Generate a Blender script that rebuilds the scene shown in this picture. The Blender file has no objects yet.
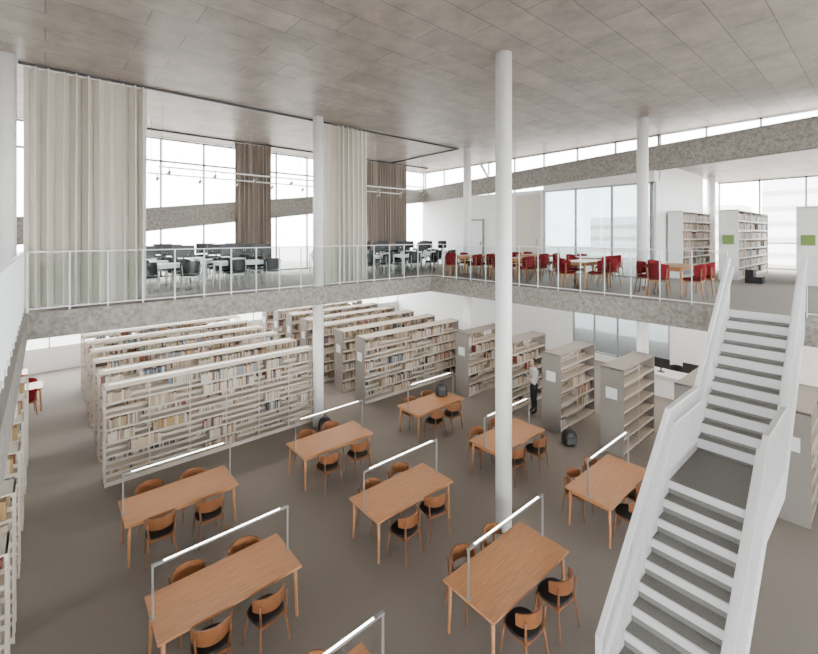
import bpy, math, random
from mathutils import Vector, Matrix
random.seed(7)
S=bpy.context.scene
EYE=5.4; MZ=3.95; SB=3.45; CEIL=8.75

# ---------------- materials ----------------
def nm(name):
    m=bpy.data.materials.new(name); m.use_nodes=True
    nt=m.node_tree; b=nt.nodes['Principled BSDF']; return m,nt,b
def plain(name,col,rough=.6,metal=0,spec=.5):
    m,nt,b=nm(name)
    tc=nt.nodes.new('ShaderNodeTexCoord'); n=nt.nodes.new('ShaderNodeTexNoise'); n.inputs['Scale'].default_value=6
    nt.links.new(tc.outputs['Object'],n.inputs['Vector'])
    r=nt.nodes.new('ShaderNodeValToRGB')
    r.color_ramp.elements[0].color=(*[c*.92 for c in col],1); r.color_ramp.elements[1].color=(*[min(1,c*1.06) for c in col],1)
    nt.links.new(n.outputs['Fac'],r.inputs['Fac']); nt.links.new(r.outputs['Color'],b.inputs['Base Color'])
    b.inputs['Roughness'].default_value=rough; b.inputs['Metallic'].default_value=metal
    b.inputs['Specular IOR Level'].default_value=spec
    return m
def speckle(name,c0,c1,scale,rough=.85,bump=.2,s2=.6,lo=.7):
    m,nt,b=nm(name)
    tc=nt.nodes.new('ShaderNodeTexCoord'); n=nt.nodes.new('ShaderNodeTexNoise'); n.inputs['Scale'].default_value=scale; n.inputs['Detail'].default_value=6
    n2=nt.nodes.new('ShaderNodeTexNoise'); n2.inputs['Scale'].default_value=s2; n2.inputs['Detail'].default_value=4
    nt.links.new(tc.outputs['Object'],n.inputs['Vector']); nt.links.new(tc.outputs['Object'],n2.inputs['Vector'])
    r=nt.nodes.new('ShaderNodeValToRGB'); r.color_ramp.elements[0].position=.32; r.color_ramp.elements[1].position=.68
    r.color_ramp.elements[0].color=(*c0,1); r.color_ramp.elements[1].color=(*c1,1)
    nt.links.new(n.outputs['Fac'],r.inputs['Fac'])
    mx=nt.nodes.new('ShaderNodeMix'); mx.data_type='RGBA'; mx.blend_type='MULTIPLY'; mx.inputs[0].default_value=.5
    r2=nt.nodes.new('ShaderNodeValToRGB'); r2.color_ramp.elements[0].color=(lo,lo,lo,1); r2.color_ramp.elements[1].color=(1.15,1.15,1.15,1)
    nt.links.new(n2.outputs['Fac'],r2.inputs['Fac'])
    nt.links.new(r.outputs['Color'],mx.inputs[6]); nt.links.new(r2.outputs['Color'],mx.inputs[7])
    nt.links.new(mx.outputs[2],b.inputs['Base Color'])
    bp=nt.nodes.new('ShaderNodeBump'); bp.inputs['Strength'].default_value=bump; bp.inputs['Distance'].default_value=.01
    nt.links.new(n.outputs['Fac'],bp.inputs['Height']); nt.links.new(bp.outputs['Normal'],b.inputs['Normal'])
    b.inputs['Roughness'].default_value=rough; b.inputs['Specular IOR Level'].default_value=.25
    return m
def ceilingmat():
    m,nt,b=nm('ceiling_concrete')
    tc=nt.nodes.new('ShaderNodeTexCoord')
    br=nt.nodes.new('ShaderNodeTexBrick'); br.inputs['Scale'].default_value=1
    br.inputs['Brick Width'].default_value=1.8; br.inputs['Row Height'].default_value=.6; br.inputs['Mortar Size'].default_value=.009
    br.offset=.33
    br.inputs['Mortar Smooth'].default_value=.3
    br.inputs['Color1'].default_value=(.48,.437,.395,1); br.inputs['Color2'].default_value=(.385,.348,.312,1); br.inputs['Mortar'].default_value=(.20,.18,.16,1)
    nt.links.new(tc.outputs['Object'],br.inputs['Vector'])
    n=nt.nodes.new('ShaderNodeTexNoise'); n.inputs['Scale'].default_value=1.7; n.inputs['Detail'].default_value=12; n.inputs['Roughness'].default_value=.76
    nt.links.new(tc.outputs['Object'],n.inputs['Vector'])
    r=nt.nodes.new('ShaderNodeValToRGB'); r.color_ramp.elements[0].position=.34; r.color_ramp.elements[1].position=.66
    r.color_ramp.elements[0].color=(.66,.65,.64,1); r.color_ramp.elements[1].color=(1.22,1.22,1.22,1)
    nt.links.new(n.outputs['Fac'],r.inputs['Fac'])
    mx=nt.nodes.new('ShaderNodeMix'); mx.data_type='RGBA'; mx.blend_type='MULTIPLY'; mx.inputs[0].default_value=.9
    nt.links.new(br.outputs['Color'],mx.inputs[6]); nt.links.new(r.outputs['Color'],mx.inputs[7])
    nt.links.new(mx.outputs[2],b.inputs['Base Color']); b.inputs['Roughness'].default_value=.4
    return m
def wood(name,c0,c1):
    m,nt,b=nm(name)
    tc=nt.nodes.new('ShaderNodeTexCoord'); mp=nt.nodes.new('ShaderNodeMapping'); mp.inputs['Scale'].default_value=(2,26,26)
    n=nt.nodes.new('ShaderNodeTexNoise'); n.inputs['Scale'].default_value=1.5; n.inputs['Detail'].default_value=5
    nt.links.new(tc.outputs['Object'],mp.inputs['Vector']); nt.links.new(mp.outputs['Vector'],n.inputs['Vector'])
    r=nt.nodes.new('ShaderNodeValToRGB'); r.color_ramp.elements[0].position=.3; r.color_ramp.elements[1].position=.7
    r.color_ramp.elements[0].color=(*c0,1); r.color_ramp.elements[1].color=(*c1,1)
    nt.links.new(n.outputs['Fac'],r.inputs['Fac']); nt.links.new(r.outputs['Color'],b.inputs['Base Color'])
    b.inputs['Roughness'].default_value=.38
    return m
def cloth(name,c0,c1):
    m,nt,b=nm(name)
    tc=nt.nodes.new('ShaderNodeTexCoord'); n=nt.nodes.new('ShaderNodeTexNoise'); n.inputs['Scale'].default_value=60
    nt.links.new(tc.outputs['Object'],n.inputs['Vector'])
    r=nt.nodes.new('ShaderNodeValToRGB'); r.color_ramp.elements[0].color=(*c0,1); r.color_ramp.elements[1].color=(*c1,1)
    nt.links.new(n.outputs['Fac'],r.inputs['Fac']); nt.links.new(r.outputs['Color'],b.inputs['Base Color'])
    b.inputs['Roughness'].default_value=.95; b.inputs['Specular IOR Level'].default_value=.1
    return m
def glass(name,tint,fac):
    m,nt,b=nm(name); nt.nodes.remove(b)
    o=nt.nodes['Material Output']; t=nt.nodes.new('ShaderNodeBsdfTransparent'); t.inputs[0].default_value=(*tint,1)
    g=nt.nodes.new('ShaderNodeBsdfGlossy'); g.inputs['Roughness'].default_value=.03
    mx=nt.nodes.new('ShaderNodeMixShader'); mx.inputs[0].default_value=fac
    nt.links.new(t.outputs[0],mx.inputs[1]); nt.links.new(g.outputs[0],mx.inputs[2]); nt.links.new(mx.outputs[0],o.inputs[0])
    return m
def emit(name,col,s):
    m,nt,b=nm(name); b.inputs['Base Color'].default_value=(*col,1)
    b.inputs['Emission Color'].default_value=(*col,1); b.inputs['Emission Strength'].default_value=s
    return m
M={}
M['ceil']=ceilingmat()
M['conc']=speckle('rough_concrete',(.20,.187,.168),(.37,.345,.315),13,.9,.3)
M['carpet']=speckle('carpet_floor',(.235,.208,.185),(.275,.245,.22),55,.95,.1,.35,.85)
M['white']=plain('white_paint',(.82,.82,.81),.5)
M['wmetal']=plain('white_metal',(.78,.79,.80),.35)
M['shelf']=plain('shelf_metal',(.58,.515,.44),.45)
M['gpanel']=plain('grey_panel',(.25,.225,.205),.5)
M['dark']=plain('dark_grey',(.06,.06,.065),.5)
M['black']=plain('black_plastic',(.014,.014,.016),.45)
M['grey']=plain('grey_metal',(.33,.33,.33),.4,.4)
M['oak']=wood('oak',(.42,.180,.072),(.56,.262,.112))
M['chairwood']=wood('chair_wood',(.20,.075,.028),(.29,.115,.045))
M['red']=cloth('red_fabric',(.14,.009,.014),(.19,.015,.02))
M['cur']=cloth('curtain_offwhite',(.64,.60,.53),(.71,.665,.595))
M['cur2']=cloth('curtain_taupe',(.27,.225,.19),(.33,.28,.24))
M['glass']=glass('window_glass',(.98,.99,.985),.012)
M['rglass']=glass('railing_glass',(.95,.978,.97),.008)
M['pglass']=glass('partition_glass',(.52,.57,.58),.05)
M['led']=emit('led',(1,.97,.9),1.2)
M['lamp']=emit('lamp_diffuser',(1,.95,.86),16)
M['green']=plain('green_sign',(.16,.25,.06),.5)
M['skin']=plain('skin',(.62,.40,.29),.5)
M['shirt']=plain('shirt',(.75,.75,.76),.8)
M['pants']=plain('trousers',(.03,.03,.04),.8)
M['hair']=plain('hair',(.012,.010,.009),.5)
bc=[(.50,.44,.36),(.38,.29,.20),(.08,.12,.18),(.26,.07,.05),(.58,.51,.42),(.08,.15,.11),(.38,.25,.10),(.05,.05,.06),(.22,.24,.26),(.52,.40,.27),(.60,.54,.46),(.28,.21,.15)]
for i,c in enumerate(bc): M['b%d'%i]=plain('book_cover_%d'%i,c,.6)
BK=['b%d'%i for i in range(len(bc))]
BP=['b0','b1','b4','b9','b10','b11','b0','b4','b9','b10','b1','b11','b8','b3','b7','b1','b11','b9','b6','b2']

# ---------------- mesh builder ----------------
class MB:
    def __init__(s): s.v=[];s.f=[];s.m=[];s.names=[];s.sm=[]
    def mi(s,m):
        if m not in s.names: s.names.append(m)
        return s.names.index(m)
    def hexa(s,p,m,top=None):
        b=len(s.v); s.v+= [tuple(q) for q in p]; k=s.mi(m)
        fs=[(0,3,2,1),(4,5,6,7),(0,1,5,4),(1,2,6,5),(2,3,7,6),(3,0,4,7)]
        for i,f in enumerate(fs):
            s.f.append(tuple(b+j for j in f)); s.m.append(s.mi(top) if (top and i==1) else k); s.sm.append(False)
    def box(s,x0,y0,z0,x1,y1,z1,m,top=None):
        s.hexa([(x0,y0,z0),(x1,y0,z0),(x1,y1,z0),(x0,y1,z0),(x0,y0,z1),(x1,y0,z1),(x1,y1,z1),(x0,y1,z1)],m,top)
    def cyl(s,p0,p1,r0,r1,m,n=12,cap=True):
        p0=Vector(p0);p1=Vector(p1);d=(p1-p0).normalized()
        a=d.orthogonal().normalized();c=d.cross(a);b=len(s.v);k=s.mi(m)
        for p,r in((p0,r0),(p1,r1)):
            for i in range(n):
                t=2*math.pi*i/n; s.v.append(tuple(p+a*math.cos(t)*r+c*math.sin(t)*r))
        for i in range(n):
            j=(i+1)%n; s.f.append((b+i,b+j,b+n+j,b+n+i)); s.m.append(k); s.sm.append(n>6)
        if cap:
            s.f.append(tuple(b+n-1-i for i in range(n))); s.m.append(k); s.sm.append(False)
            s.f.append(tuple(b+n+i for i in range(n))); s.m.append(k); s.sm.append(False)
    def bar(s,p0,p1,w,h,m):
        p0=Vector(p0);p1=Vector(p1);d=(p1-p0).normalized()
        sd=d.cross(Vector((0,0,1)))
        sd=Vector((1,0,0)) if sd.length<1e-4 else sd.normalized()
        up=sd.cross(d).normalized(); sd*=w/2; up*=h/2
        s.hexa([p0-sd-up,p0+sd-up,p1+sd-up,p1-sd-up,p0-sd+up,p0+sd+up,p1+sd+up,p1-sd+up],m)
    def disc(s,cx,cy,z0,z1,rx,ry,m,n=24,e=2.6,ins=.02):
        b=len(s.v);k=s.mi(m);rings=[(z0,-ins),(z0+.012,0),(z1-.012,0),(z1,-ins)]
        for z,o in rings:
            for i in range(n):
                t=2*math.pi*i/n;c=math.cos(t);q=math.sin(t)
                x=math.copysign(abs(c)**(2/e),c)*(rx+o);y=math.copysign(abs(q)**(2/e),q)*(ry+o)
                s.v.append((cx+x,cy+y,z))
        for r in range(3):
            for i in range(n):
                j=(i+1)%n; s.f.append((b+r*n+i,b+r*n+j,b+(r+1)*n+j,b+(r+1)*n+i)); s.m.append(k); s.sm.append(True)
        s.f.append(tuple(b+n-1-i for i in range(n))); s.m.append(k); s.sm.append(False)
        s.f.append(tuple(b+3*n+i for i in range(n))); s.m.append(k); s.sm.append(False)
    def mesh(s,name):
        me=bpy.data.meshes.new(name); me.from_pydata(s.v,[],s.f)
        for n in s.names: me.materials.append(M[n])
        me.polygons.foreach_set('material_index',s.m); me.polygons.foreach_set('use_smooth',s.sm); me.update()
        return me
    def obj(s,name,loc=(0,0,0),rz=0): return put(name,s.mesh(name),loc,rz)
def put(name,me,loc=(0,0,0),rz=0,parent=None):
    o=bpy.data.objects.new(name,me); S.collection.objects.link(o); o.location=loc; o.rotation_euler=(0,0,rz)
    if parent: o.parent=parent
    return o

# ---------------- shell ----------------
U0,U1,U2=-8,15.2,23.5; V0,V1,V2=-8,16.2,22
VE=10.5; UL=-.25; UR=10.1; VN=-.9
b=MB(); b.box(U0,V0,-.2,U2,V2,0,'carpet'); b.obj('floor')
b=MB()
b.box(U0,V0,SB,UL,V2,MZ,'conc','carpet'); b.box(UL,VE,SB,UR,V2,MZ,'conc','carpet')
b.box(UR,V0,SB,U2,V2,MZ,'conc','carpet'); b.box(UL,V0,SB,UR,VN,MZ,'conc','carpet')
b.obj('floor_mezzanine')
b=MB(); b.box(U0,V0,CEIL,U1+.3,V1+.3,CEIL+.3,'ceil'); b.obj('ceiling')
b=MB(); b.box(U1+.1,V0,7.8,U2+.2,5.35,8.05,'ceil'); b.obj('ceiling_annex')
def column(u,v,z0,z1):
    m=MB(); m.cyl((0,0,z0),(0,0,z1),.15,.15,'white',32); m.obj('column',(u,v,0))
column(6.4,4.72,0,CEIL)
for u,v in((-.55,10.75),(5.86,10.70),(12.25,10.72),(12.95,4.72)):
    column(u,v,MZ,CEIL); column(u,v,0,SB)
column(20.6,4.9,MZ,7.8)
def slab_beam(name,axis,c0,c1,a0,a1,za0,zb0,za1,zb1):
    m=MB()
    if axis=='u': m.hexa([(a0,c0,zb0),(a1,c0,zb1),(a1,c1,zb1),(a0,c1,zb0),(a0,c0,za0),(a1,c0,za1),(a1,c1,za1),(a0,c1,za0)],'conc')
    else: m.hexa([(c0,a0,zb0),(c1,a0,zb0),(c1,a1,zb1),(c0,a1,zb1),(c0,a0,za0),(c1,a0,za0),(c1,a1,za1),(c0,a1,za1)],'conc')
    m.obj(name)
slab_beam('trim_1','u',V1-.2,V1+.15,-1.5,14.9,EYE+.4,EYE-.4,EYE+2.4,EYE+1.7)
slab_beam('trim_2','v',14.9,15.2,-5.5,V1+.15,CEIL-.01,EYE+2.5,EYE+2.4,EYE+1.7)
wn=[0]
def glazed(axis,c,a0,a1,z0,z1,pitch,trans,fr=.05,g='glass',fm='wmetal',tag=None):
    wn[0]+=1; m=MB(); t=.04
    def bx(a,bb,za,zb,th,mt):
        if axis=='u': m.box(a,c-th,za,bb,c+th,zb,mt)
        else: m.box(c-th,a,za,c+th,bb,zb,mt)
    bx(a0,a1,z0,z0+fr,t,fm); bx(a0,a1,z1-fr,z1,t,fm)
    for z in trans: bx(a0,a1,z-fr/2,z+fr/2,t,fm)
    n=max(1,round((a1-a0)/pitch))
    for i in range(n+1):
        a=a0+(a1-a0)*i/n; a=min(max(a,a0+fr/2),a1-fr/2); bx(a-fr/2,a+fr/2,z0,z1,t,fm)
    bx(a0+.01,a1-.01,z0+.01,z1-.01,.004,g)
    m.obj(tag or 'window_%d'%wn[0])
glazed('u',V1+.35,U0,U1+.2,MZ,CEIL,1.35,(EYE+2.55,),.06,'glass','grey')
glazed('v',U1+.25,5.1,V1+.3,EYE+1.8,CEIL,1.35,(),.06,'glass','grey')
glazed('v',U1+.25,V0,5.1,8.05,CEIL,1.35,())
glazed('v',U2,V0,5.3,MZ,7.8,1.5,(MZ+1.1,),.06,'glass','grey')
glazed('u',V0,U0,U2,MZ,7.8,2,(MZ+2.4,))
glazed('u',V0,U0,U1,7.85,CEIL,2,())
glazed('u',V2,U0,18,.9,SB,1.6,(2.4,))
glazed('u',V0-.05,U0,U2,.0,SB,2,(2.4,))
glazed('v',U0,V0,V2,.9,SB,2,(2.4,))
m=MB(); m.box(U0,V2-.08,0,18,V2+.08,.9,'white'); m.obj('wall_back')
m=MB(); m.box(U0-.08,V0,0,U0+.08,V2,.9,'white'); m.box(U0-.08,V0,MZ,U0+.08,V1+.3,CEIL,'white'); m.obj('wall_left')
m=MB()
m.box(18,V0,0,18.15,5.6,SB,'white'); m.box(18,5.6,0,18.15,9.5,.3,'white'); m.box(18,9.5,0,18.15,V2,SB,'white')
m.obj('wall_lower_right')
glazed('v',18.07,5.6,9.5,.3,SB,1.0,(),.06,'pglass','grey')
m=MB(); m.box(15.0,9.15,MZ,15.15,V1,EYE+1.8,'white'); m.box(15.0,5.1,EYE+1.75,15.15,9.15,EYE+2.35,'white'); m.obj('wall_right')
m=MB(); m.box(14.93,9.3,MZ,14.998,10.4,EYE+1.65,'shelf'); m.box(14.9,9.38,MZ+1,14.93,9.42,MZ+1.3,'grey'); m.obj('door_1')
m=MB(); m.box(14.95,12.2,MZ,14.998,13.1,MZ+2.1,'wmetal'); m.box(14.92,12.28,MZ+.95,14.95,12.32,MZ+1.15,'dark'); m.box(14.94,12.12,MZ,14.998,12.2,MZ+2.18,'gpanel');m.box(14.94,13.1,MZ,14.998,13.18,MZ+2.18,'gpanel');m.box(14.94,12.2,MZ+2.1,14.998,13.1,MZ+2.18,'gpanel'); m.obj('door_2')
glazed('v',15.05,5.15,9.15,MZ,EYE+1.75,1.3,(),.06,'pglass','grey')
m=MB(); m.box(15.15,5.1,MZ,20.3,5.3,7.8,'white'); m.obj('wall_annex')
m=MB(); m.box(-150,-150,-.6,200,200,-.3,'gpanel'); m.obj('exterior_ground')
def building(x,y,w,d,h):
    m=MB(); m.box(-w/2,-d/2,-.3,w/2,d/2,h,'white')
    for k in range(int(h//3)):
        m.box(-w/2-.05,-d/2-.05,1+k*3,w/2+.05,d/2+.05,2.0+k*3,'shelf')
    m.obj('exterior_building',(x,y,0))
for x,y,w,d,h in((115,10,16,14,16),(120,28,14,12,12),(110,-12,18,12,11),(140,2,22,12,22),(120,45,20,16,10)):
    building(x,y,w,d,h)

# ---------------- railings ----------------
def railing(p0,p1,pitch=.6,h=1.13,name='railing'):
    p0=Vector(p0);p1=Vector(p1);L=(p1-p0).length;d=(p1-p0)/L;m=MB();n=max(1,round(L/pitch));z=Vector((0,0,1))
    for i in range(n+1):
        p=p0+d*(L*i/n); m.bar(p,p+z*h,.028,.012,'wmetal')
    m.bar(p0+z*h,p1+z*h,.04,.018,'wmetal')
    m.bar(p0+z*.06,p1+z*.06,.02,.02,'wmetal')
    s=d.cross(z)*.02
    a=p0+s+z*.08; bq=p1+s+z*.08; e=d.cross(z)*.003; zz=z*(h-.12)
    m.hexa([a-e,a+e,bq+e,bq-e,a-e+zz,a+e+zz,bq+e+zz,bq-e+zz],'rglass')
    m.obj(name)
SV0,SV1=1.05,2.1
railing((UL,VE+.06,MZ),(UR+.06,VE+.06,MZ))
railing((UR+.06,VE+.06,MZ),(UR+.06,SV1+.05,MZ))
railing((UR+.06,SV0-.05,MZ),(UR+.06,VN,MZ))
railing((UL-.06,VE+.06,MZ),(UL-.06,VN,MZ),.45)
railing((UL,VN-.06,MZ),(UR,VN-.06,MZ))

# ---------------- stair ----------------
M['gpanel2']=speckle('stair_carpet',(.22,.215,.205),(.27,.265,.25),60,.9,.1)
def stair():
    m=MB()
    u=UR; z=MZ; path=[(u,z)]
    def flight(u,z,n,r,t,nose):
        for i in range(n):
            m.box(u-.02,SV0,z-r,u-.001,SV1,z-nose,'gpanel2' if nose>.02 else 'wmetal')
            if nose>.02: m.box(u-.024,SV0,z-nose,u-.001,SV1,z-.001,'wmetal')
            z-=r
            if i<n-1:
                m.box(u-t,SV0,z-.03,u-.02,SV1,z,'wmetal','gpanel2')
                u-=t
        return u,z
    u,z=flight(u,z,11,.186,.205,.14)
    path.append((u,z)); Ll=1.32
    m.box(u-Ll,SV0,z-.12,u-.001,SV1,z,'wmetal','gpanel2'); u-=Ll; path.append((u,z))
    n2=11; r2=z/n2
    u,z=flight(u,z,n2,r2,.215,.10)
    path.append((u,0.0))
    for v in (SV0-.015,SV1+.015):
        for (ua,za),(ub,zb) in zip(path[:-1],path[1:]):
            lo,hi=-.30,.12
            e=zb+lo if zb>0 else 0
            m.hexa([(ua,v-.01,za+lo),(ub,v-.01,e),(ub,v+.01,e),(ua,v+.01,za+lo),(ua,v-.01,za+hi),(ub,v-.01,zb+hi),(ub,v+.01,zb+hi),(ua,v+.01,za+hi)],'wmetal')
            L=abs(ub-ua); n=max(1,round(L/.11))
            for i in range(n):
                f=i/n; uu=ua+(ub-ua)*f; zz=za+(zb-za)*f
                m.box(uu-.006,v-.02,zz+.1,uu+.006,v+.02,zz+1.0,'wmetal')
            m.bar((ua,v,za+1.0),(ub,v,zb+1.0),.06,.045,'wmetal')
            k=.07 if v<1.5 else -.07
            m.bar((ua,v+k,za+.82),(ub,v+k,zb+.82),.035,.035,'wmetal')
        ub,zb=path[-1]; m.box(ub-.02,v-.03,0,ub+.02,v+.03,1.02,'wmetal')
    m.obj('staircase')
stair()

# ---------------- curtains ----------------
def curtain(u0,u1,v,mat,seedk,amp=.09,wl=.19):
    rnd=random.Random(seedk); n=int((u1-u0)/wl*12); rows=10
    me=bpy.data.meshes.new('curtain'); V=[];F=[]
    N=n//12+3
    ph=[rnd.uniform(-.7,.7) for _ in range(N)]; am=[rnd.uniform(.45,1.3) for _ in range(N)]
    for r in range(rows+1):
        fz=r/rows; z=MZ+.03+fz*(CEIL-.06-MZ-.03); a=amp*(1.0-.3*fz)
        for i in range(n+1):
            k=i/12; j=int(k); f=k-j; p=ph[j]*(1-f)+ph[j+1]*f; aa=am[j]*(1-f)+am[j+1]*f
            w=2*math.pi*k+p*1.8+.3*math.sin(fz*2.5+j*.7)
            V.append((u0+(u1-u0)*i/n+.04*math.sin(2*w), v+a*aa*math.sin(w) , z))
    for r in range(rows):
        for i in range(n):
            q=r*(n+1)+i; F.append((q,q+1,q+n+2,q+n+1))
    me.from_pydata(V,[],F); me.materials.append(M[mat]); me.polygons.foreach_set('use_smooth',[True]*len(F)); me.update()
    put('curtain',me)
curtain(-.28,1.72,11.08,'cur',1,.22,.20); curtain(6.15,7.75,11.08,'cur',2,.20,.18)
curtain(5.1,6.45,15.3,'cur2',3,.16,.16); curtain(10.8,13.1,15.3,'cur2',4,.16,.16)
m=MB()
m.box(-.4,11.03,CEIL-.05,12.1,11.07,CEIL,'dark'); m.box(-.4,15.28,CEIL-.05,14.5,15.32,CEIL,'dark'); m.box(12.06,11.07,CEIL-.05,12.1,15.28,CEIL,'dark')
m.obj('curtain_track')
def track(u0,u1,v,z):
    m=MB(); m.box(u0,v-.02,z,u1,v+.02,z+.035,'wmetal')
    n=int((u1-u0)/1.1)
    for i in range(n+1):
        u=u0+.1+(u1-u0-.2)*i/n
        if i%2==0: m.cyl((u,v,z),(u,v,CEIL),.005,.005,'grey',6)
        m.cyl((u+.15,v,z),(u+.15,v,z-.06),.015,.015,'grey',8); m.cyl((u+.15,v-.05,z-.1),(u+.15,v+.08,z-.14),.035,.045,'grey',12)
    m.obj('pendant_track_light')
track(2.2,11.5,12.4,7.15); track(2.2,11.5,13.9,7.15)
m=MB(); m.cyl((15.3,12.6,CEIL),(15.3,11.8,7.5),.06,.06,'white',12); m.obj('diagonal_brace')

# ---------------- bookcases ----------------
def bookcase(L,H,D,nsh,fill,endpanel,seedk,led=False,spread=1.0,PAL=None,sm='shelf',topm=None,em='gpanel'):
    PAL=PAL or BP
    rnd=random.Random(seedk); m=MB(); bk=MB()
    nb=max(1,round(L/.9))
    for i in range(nb+1):
        x=L*i/nb; solid=endpanel and i in(0,nb)
        if solid:
            m.box(min(x,L-.03),0-.01,0,min(x,L-.03)+.03,D+.01,H+.02,em)
        else:
            x=min(max(x,.015),L-.015)
            for y in(.02,D/2,D-.02): m.box(x-.012,y-.012,0,x+.012,y+.012,H,sm)
            for z in(.12,H-.02): m.box(x-.01,.02,z,x+.01,D-.02,z+.02,sm)
    sp=(H-.12)/nsh
    m.box(0.031,0.03,.0,L-.031,D-.03,.08,sm)
    for k in range(nsh+1):
        z=.08+k*sp
        if k<nsh:
            m.box(.03,0,z,L-.03,D/2-.02,z+.022,sm); m.box(.03,D/2+.02,z,L-.03,D,z+.022,sm)
            m.box(.03,-.004,z-.018,L-.03,.008,z+.028,sm)
            m.box(.03,D/2-.004,z+.022,L-.03,D/2+.004,z+.08,sm)
        else:
            m.box(0,0,H-.02,L,D,H,topm or sm)
    if endpanel and not led: m.box(-.014,D*.25,1.35,-.002,D*.75,1.62,'white')
    if led:
        m.box(.1,D/2-.03,H,L-.1,D/2+.03,H+.02,'wmetal'); m.box(.12,D/2-.02,H+.02,L-.12,D/2+.02,H+.03,'led')
    for side in(0,1):
        for k in range(nsh):
            z=.08+k*sp+.023; x=.06
            while x<L-.1:
                if rnd.random()<fill:
                    run=rnd.uniform(.25,.8)*spread; xe=min(L-.06,x+run)
                    pal=rnd.choice(PAL)
                    while x<xe-.03:
                        w=rnd.uniform(.018,.045); h=min(sp-.06,rnd.uniform(.17,.25)); d=rnd.uniform(.13,.18)
                        if x+w>L-.05: break
                        c=rnd.choice(PAL) if rnd.random()<.6 else pal
                        if side==0: bk.box(x,.025,z,x+w-.002,.025+d,z+h,c)
                        else: bk.box(x,D-.015-d,z,x+w-.002,D-.015,z+h,c)
                        x+=w
                else: x+=rnd.uniform(.2,.7)
    return m.mesh('bookcase_mesh'),(bk.mesh('books_mesh') if bk.v else None)
def place_bc(pair,u,v,z=0,name='bookcase'):
    e=put(name,pair[0],(u,v,z))
    if pair[1]: put('books',pair[1],(0,0,0),0,e)
    return e
A=[bookcase(5.0,2.1,.5,7,.30,False,10+i,True) for i in range(3)]
for i in range(7): place_bc(A[i%3],.95,11.0+i*1.25)
B=[bookcase(4.4,2.1,.5,6,.55,True,20+i,False) for i in range(3)]
for i in range(7): place_bc(B[i%3],7.65,11.0+i*1.3)
C=[bookcase(2.0,2.1,.55,6,f,True,30+i,False,1,None,'shelf','gpanel') for i,f in enumerate((.0,.15,.3))]
for i,(v,k) in enumerate(((-.6,0),(1.0,1),(2.65,1),(4.3,0),(5.95,1),(7.6,2),(9.25,2))): place_bc(C[k],10.6,v)
Lf=[bookcase(3.8,2.0,.45,6,.75,False,40+i,False,1.5,BK) for i in range(2)]
for i,v in enumerate((3.4,4.8,6.2,7.6,9.0,10.4,11.8,13.2)): place_bc(Lf[i%2],-4.1,v)
E=[bookcase(4.8,2.25,.5,7,.95,True,50+i,False,2,BK,'shelf','shelf','white') for i in range(2)]
place_bc(E[0],16.7,3.25,MZ); place_bc(E[1],16.5,1.35,MZ)
E2=bookcase(3.2,2.25,.42,7,.95,True,55,False,2,BK,'shelf','shelf','white'); place_bc(E2,16.0,4.6,MZ)
for (u,v) in((16.7,3.25),(16.5,1.35)):
    m=MB(); m.box(-.045,.1,1.15,-.02,.4,1.45,'green'); m.obj('shelf_sign',(u,v,MZ))

# ---------------- furniture ----------------
def chair_mesh(seat,woodm,back=None,full=False):
    m=MB(); back=back or woodm
    for sx in(-1,1):
        m.cyl((sx*.21,.20,0),(sx*.17,.16,.43),.011,.018,woodm,8)
        m.cyl((sx*.22,-.23,0),(sx*.18,-.18,.44),.011,.018,woodm,8)
        m.cyl((sx*.18,-.18,.44),(sx*.20,-.195,.70),.017,.013,woodm,8)
        m.bar((sx*.17,.16,.40),(sx*.18,-.18,.40),.018,.04,woodm)
    m.bar((-.17,.16,.40),(.17,.16,.40),.018,.04,woodm); m.bar((-.18,-.18,.40),(.18,-.18,.40),.018,.04,woodm)
    m.disc(0,0,.42,.465,.22,.21,seat)
    n=14; k=m.mi(back); b0=len(m.v); z0,z1=(.57,.77) if not full else (.48,.80)
    for i in range(n+1):
        a=math.radians(-72+144*i/n); w=math.cos(a*.8)
        for r,zz in((.22,z0+.05*(1-w)),(.24,z0+.05*(1-w)),(.247,z1-.07*(1-w)),(.227,z1-.07*(1-w))):
            m.v.append((math.sin(a)*r,-math.cos(a)*r+.01,zz))
    for i in range(n):
        q=b0+i*4
        for j in range(4):
            jn=(j+1)%4; m.f.append((q+j,q+jn,q+4+jn,q+4+j)); m.m.append(k); m.sm.append(False)
    m.f.append((b0,b0+3,b0+2,b0+1)); m.m.append(k); m.sm.append(False)
    q=b0+n*4; m.f.append((q,q+1,q+2,q+3)); m.m.append(k); m.sm.append(False)
    return m.mesh('chair_mesh')
CH=chair_mesh('black','chairwood'); CR=chair_mesh('red','chairwood','red',True); CB=chair_mesh('black','grey','black',True)
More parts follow.
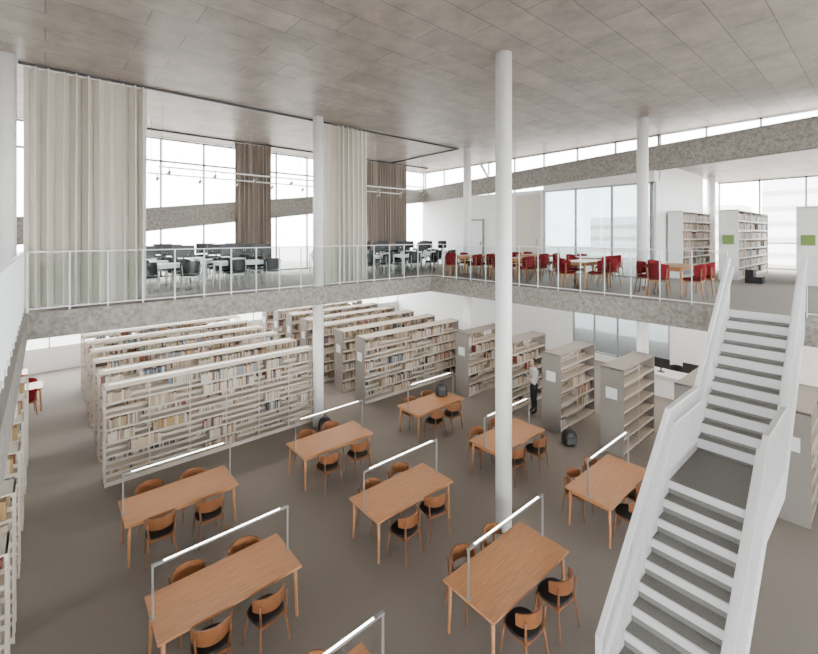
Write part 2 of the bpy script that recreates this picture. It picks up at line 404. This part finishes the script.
def table_mesh(L,W,H,top='oak',leg='oak',lamp=False):
    m=MB(); m.box(-L/2,-W/2,H-.03,L/2,W/2,H,top)
    for sx in(-1,1):
        for sy in(-1,1):
            x=sx*(L/2-.07);y=sy*(W/2-.07); m.cyl((x+sx*.02,y+sy*.02,0),(x,y,H-.03),.018,.028,leg,10)
        m.bar((sx*(L/2-.07),-W/2+.07,H-.07),(sx*(L/2-.07),W/2-.07,H-.07),.025,.07,leg)
    for sy in(-1,1): m.bar((-L/2+.07,sy*(W/2-.1),H-.07),(L/2-.07,sy*(W/2-.1),H-.07),.025,.07,leg)
    if lamp:
        for sx in(-1,1):
            m.box(sx*(L/2-.02)-.010,-.012,H-.04,sx*(L/2-.02)+.010,.012,H+.64,'grey'); m.box(sx*(L/2-.02)-.02,-.04,H,sx*(L/2-.02)+.02,.04,H+.01,'grey')
        m.box(-L/2+.14,-.012,H+.635,L/2-.14,.012,H+.654,'lamp'); m.box(-L/2+.01,-.02,H+.652,L/2-.01,-.012,H+.63,'grey'); m.box(-L/2+.01,.012,H+.63,L/2-.01,.02,H+.652,'grey')
        for sx in(-1,1): m.box(sx*(L/2-.075)-.065,-.012,H+.632,sx*(L/2-.075)+.065,.012,H+.652,'grey')
    return m.mesh('table_mesh')
TB=table_mesh(1.78,.85,.72,lamp=True)
TU=(1.86,4.98,8.2); TV=(3.58,5.92,8.5)
for i,u in enumerate(TU):
    for j,v in enumerate(TV):
        put('reading_table',TB,(u,v,0))
        for sx in(-.36,.36):
            for sy in(-1,1):
                out=.44+random.uniform(-.05,.08)
                put('dining_chair',CH,(u+sx+random.uniform(-.05,.05),v+sy*out,0),(0 if sy<0 else math.pi)+random.uniform(-.18,.18))
TM=table_mesh(1.5,.8,.72)
for v in(3.5,5.75,7.9,10.0):
    put('wooden_table',TM,(11.6,v,MZ))
    for sx in(-.38,.38):
        for sy in(-1,1): put('red_armchair',CR,(11.6+sx+random.uniform(-.05,.05),v+sy*.5,MZ),(0 if sy<0 else math.pi)+random.uniform(-.3,.3))
    put('red_armchair',CR,(10.75,v+.1,MZ),-math.pi/2+random.uniform(-.4,.4))
for v in(6.6,8.8,):
    put('wooden_table',TM,(13.9,v,MZ))
    for sx in(-.38,.38):
        for sy in(-1,1): put('red_armchair',CR,(13.9+sx,v+sy*.5,MZ),(0 if sy<0 else math.pi)+random.uniform(-.3,.3))
TW=table_mesh(1.8,.7,.72,'white','wmetal')
mm=MB(); mm.box(-.26,-.015,.13,.26,.015,.46,'black'); mm.box(-.02,.015,.02,.02,.035,.3,'black'); mm.disc(0,.03,0,.018,.12,.09,'black',16,2,.004)
MON=mm.mesh('monitor_mesh')
for u in(2.3,4.4,8.7,10.8,13.3):
    for v in(12.15,13.5,14.75):
        if u>12.5 and v<12.5: continue
        put('computer_table',TW,(u,v,MZ))
        for sx in(-.45,.45):
            put('monitor',MON,(u+sx,v+.05,MZ+.721),random.choice((0,math.pi)))
            for sy in(-1,1):
                put('office_chair',CB,(u+sx+random.uniform(-.06,.06),v+sy*.45,MZ),(0 if sy<0 else math.pi)+random.uniform(-.4,.4))
for (u,v) in((-.1,15.5),(.2,17.5),(-.2,19.5)):
    put('wooden_table',TM,(u-1,v,0))
    for sx in(-.38,.38): put('red_armchair',CR,(u-1+sx,v-.5,0),random.uniform(-.3,.3)); put('red_armchair',CR,(u-1+sx,v+.5,0),math.pi)
m=MB(); m.box(-.35,-1.6,0,.35,1.6,.70,'white'); m.box(-.42,-1.65,.70,.42,1.65,.74,'white'); m.obj('reception_desk',(15.9,4.3,0))
for v in(3.4,4.3,5.2): put('monitor',MON,(15.9,v,.741),math.pi/2)
put('office_chair',CB,(16.7,4.0,0),math.pi/2); put('office_chair',CB,(16.7,5.0,0),math.pi/2)
m=MB(); m.box(-.2,-.2,0,.2,.2,.2,'black'); m.box(-.2,0,.2,.2,.2,.4,'black'); m.obj('step_stool',(16.2,2.75,MZ))
def bag(u,v,z,rz=0,s=1):
    m=MB(); n=14; k=m.mi('black')
    rings=[(0,.8),(.02,.95),(.12,1.0),(.24,.92),(.32,.7),(.36,.3)]
    b0=len(m.v)
    for zz,r in rings:
        for i in range(n):
            t=2*math.pi*i/n;c=math.cos(t);q=math.sin(t)
            m.v.append((math.copysign(abs(c)**.7,c)*.19*r*s,math.copysign(abs(q)**.7,q)*.13*r*s,zz*s))
    for r in range(len(rings)-1):
        for i in range(n):
            j=(i+1)%n; m.f.append((b0+r*n+i,b0+r*n+j,b0+(r+1)*n+j,b0+(r+1)*n+i)); m.m.append(k); m.sm.append(True)
    m.f.append(tuple(b0+n-1-i for i in range(n)));m.m.append(k);m.sm.append(False)
    q=b0+(len(rings)-1)*n; m.f.append(tuple(q+i for i in range(n)));m.m.append(k);m.sm.append(False)
    pts=[(-.06+.12*i/8,0,.34+.09*math.sin(math.pi*i/8)) for i in range(9)]
    for a,c in zip(pts[:-1],pts[1:]): m.cyl([x*s for x in a],[x*s for x in c],.01,.01,'black',8)
    m.box(-.11*s,-.145*s,.04*s,.11*s,-.11*s,.2*s,'dark')
    m.obj('backpack',(u,v,z),rz)
bag(10.25,5.5,0,-.6,1.05); bag(5.85,10.3,0,-.6,1); bag(8.75,8.65,.722,-.6,.95)

# ---------------- person ----------------
def person(loc,rz):
    V=[];E=[];R=[]
    def add(p,r,par=None):
        V.append(p);R.append(r); i=len(V)-1
        if par is not None:E.append((par,i))
        return i
    pel=add((0,0,.90),(.135,.095)); sp=add((0,0,1.06),(.115,.085),pel); ch=add((0,.0,1.24),(.14,.095),sp); nb=add((0,-.01,1.36),(.075,.06),ch); nk=add((0,.005,1.42),(.045,.045),nb)
    hd=add((0,.02,1.48),(.055,.06),nk)
    for s in(-1,1):
        h=add((s*.085,0,.82),(.085,.09),pel); k=add((s*.09,.01,.47),(.055,.058),h); c=add((s*.09,-.015,.32),(.05,.055),k); a=add((s*.09,-.02,.09),(.036,.038),c); add((s*.10,.13,.035),(.04,.03),a)
        sh=add((s*.165,0,1.32),(.052,.052),ch); el=add((s*.205,-.01,1.06),(.038,.038),sh); w=add((s*.12,.2,1.1),(.025,.025),el); hn=add((s*.10,.255,1.11),(.032,.018),w)
        for f in range(4):
            off=(f-1.5)*.018; f1=add((s*.085+off*.4,.30,1.11+off),(.009,.009),hn); add((s*.06+off*.3,.325+.004*f,1.115+off),(.008,.008),f1)
        t1=add((s*.075,.26,1.14),(.010,.010),hn); add((s*.055,.285,1.155),(.008,.008),t1)
    me=bpy.data.meshes.new('body'); me.from_pydata(V,E,[]); o=bpy.data.objects.new('tmp',me); S.collection.objects.link(o)
    md=o.modifiers.new('s','SKIN'); md.use_smooth_shade=True
    for i,r in enumerate(R): me.skin_vertices[0].data[i].radius=r
    me.skin_vertices[0].data[0].use_root=True
    o.modifiers.new('d','SUBSURF').levels=2
    dg=bpy.context.evaluated_depsgraph_get(); em=bpy.data.meshes.new_from_object(o.evaluated_get(dg)); bpy.data.objects.remove(o)
    mats=['skin','shirt','pants','black','hair']
    vs=[tuple(v.co) for v in em.vertices]; fs=[];ms=[]
    for p in em.polygons:
        c=p.center; fs.append(tuple(p.vertices))
        if c.z<.085: k=3
        elif c.z<.93 : k=2
        elif c.z>1.40: k=0
        elif c.y>.17 : k=0
        else: k=1
        ms.append(k)
    def ell(cx,cy,cz,rx,ry,rz_,k,fn=None,nu=20,nv=14):
        b=len(vs)
        for j in range(nv+1):
            ph=math.pi*j/nv
            for i in range(nu):
                t=2*math.pi*i/nu; x,y,z=math.sin(ph)*math.cos(t),math.sin(ph)*math.sin(t),math.cos(ph)
                if fn:x,y,z=fn(x,y,z)
                vs.append((cx+rx*x,cy+ry*y,cz+rz_*z))
        for j in range(nv):
            for i in range(nu):
                q=(i+1)%nu; fs.append((b+j*nu+i,b+(j+1)*nu+i,b+(j+1)*nu+q,b+j*nu+q)); ms.append(k)
    jaw=lambda x,y,z:(x*(1-.28*max(0,-z)),y*(1-.12*max(0,-z))+.08*max(0,-z),z)
    ell(0,.02,1.545,.072,.092,.112,0,jaw)
    ell(0,.0,1.565,.082,.098,.108,4,lambda x,y,z:(x,y if y<.35 else .35+(y-.35)*.25,z if z>-.55 or y<0 else -.55))
    ell(0,.115,1.53,.012,.018,.02,0,None,10,8)
    for s in(-1,1):
        ell(s*.027,.102,1.552,.012,.008,.007,4,None,8,6); ell(s*.075,.01,1.54,.01,.02,.028,0,None,8,6)
    ell(0,.106,1.495,.022,.007,.006,0,None,8,6)
    me2=bpy.data.meshes.new('person'); me2.from_pydata(vs,[],fs)
    for n in mats: me2.materials.append(M[n])
    me2.polygons.foreach_set('material_index',ms); me2.polygons.foreach_set('use_smooth',[True]*len(fs)); me2.update()
    e=put('standing_person',me2,loc,rz)
    bm=MB(); bm.box(-.10,.27,1.05,.10,.275,1.2,'b4'); bm.box(-.10,.275,1.05,.10,.29,1.2,'b2'); put('held_book',bm.mesh('held_book'),(0,0,0),0,e)
person((11.2,7.15,0),math.radians(60))

# ---------------- unseen fill lights added to brighten the space under the mezzanine ----------------
def strip(u0,v0,u1,v1,s):
    L=bpy.data.lights.new('mezz_fill_light','AREA'); L.shape='RECTANGLE'; L.size=abs(u1-u0); L.size_y=abs(v1-v0); L.energy=s; L.color=(1,.92,.82)
    o=bpy.data.objects.new('mezz_fill_light',L); S.collection.objects.link(o); o.location=((u0+u1)/2,(v0+v1)/2,SB-.06)
for v in(11.8,14.4,17,19.6): strip(.8,v,12.5,v+.12,165)
for u in(-3.,): strip(u,0,u+.12,18,110)
for u in(11.4,14.2,16.6): strip(u,-2,u+.12,10,160)

w=bpy.data.worlds.new('sky'); S.world=w; w.use_nodes=True
bg=w.node_tree.nodes['Background']; bg.inputs[0].default_value=(.97,.98,1,1); bg.inputs[1].default_value=17.5

c=bpy.data.cameras.new('camera'); co=bpy.data.objects.new('camera',c); S.collection.objects.link(co); S.camera=co
c.sensor_width=36; c.lens=420*36/818; c.shift_y=-(327-235)/818; c.clip_start=.05; c.clip_end=1000
co.location=(0,0,EYE); co.rotation_euler=(math.radians(90),0,math.radians(-40.9))
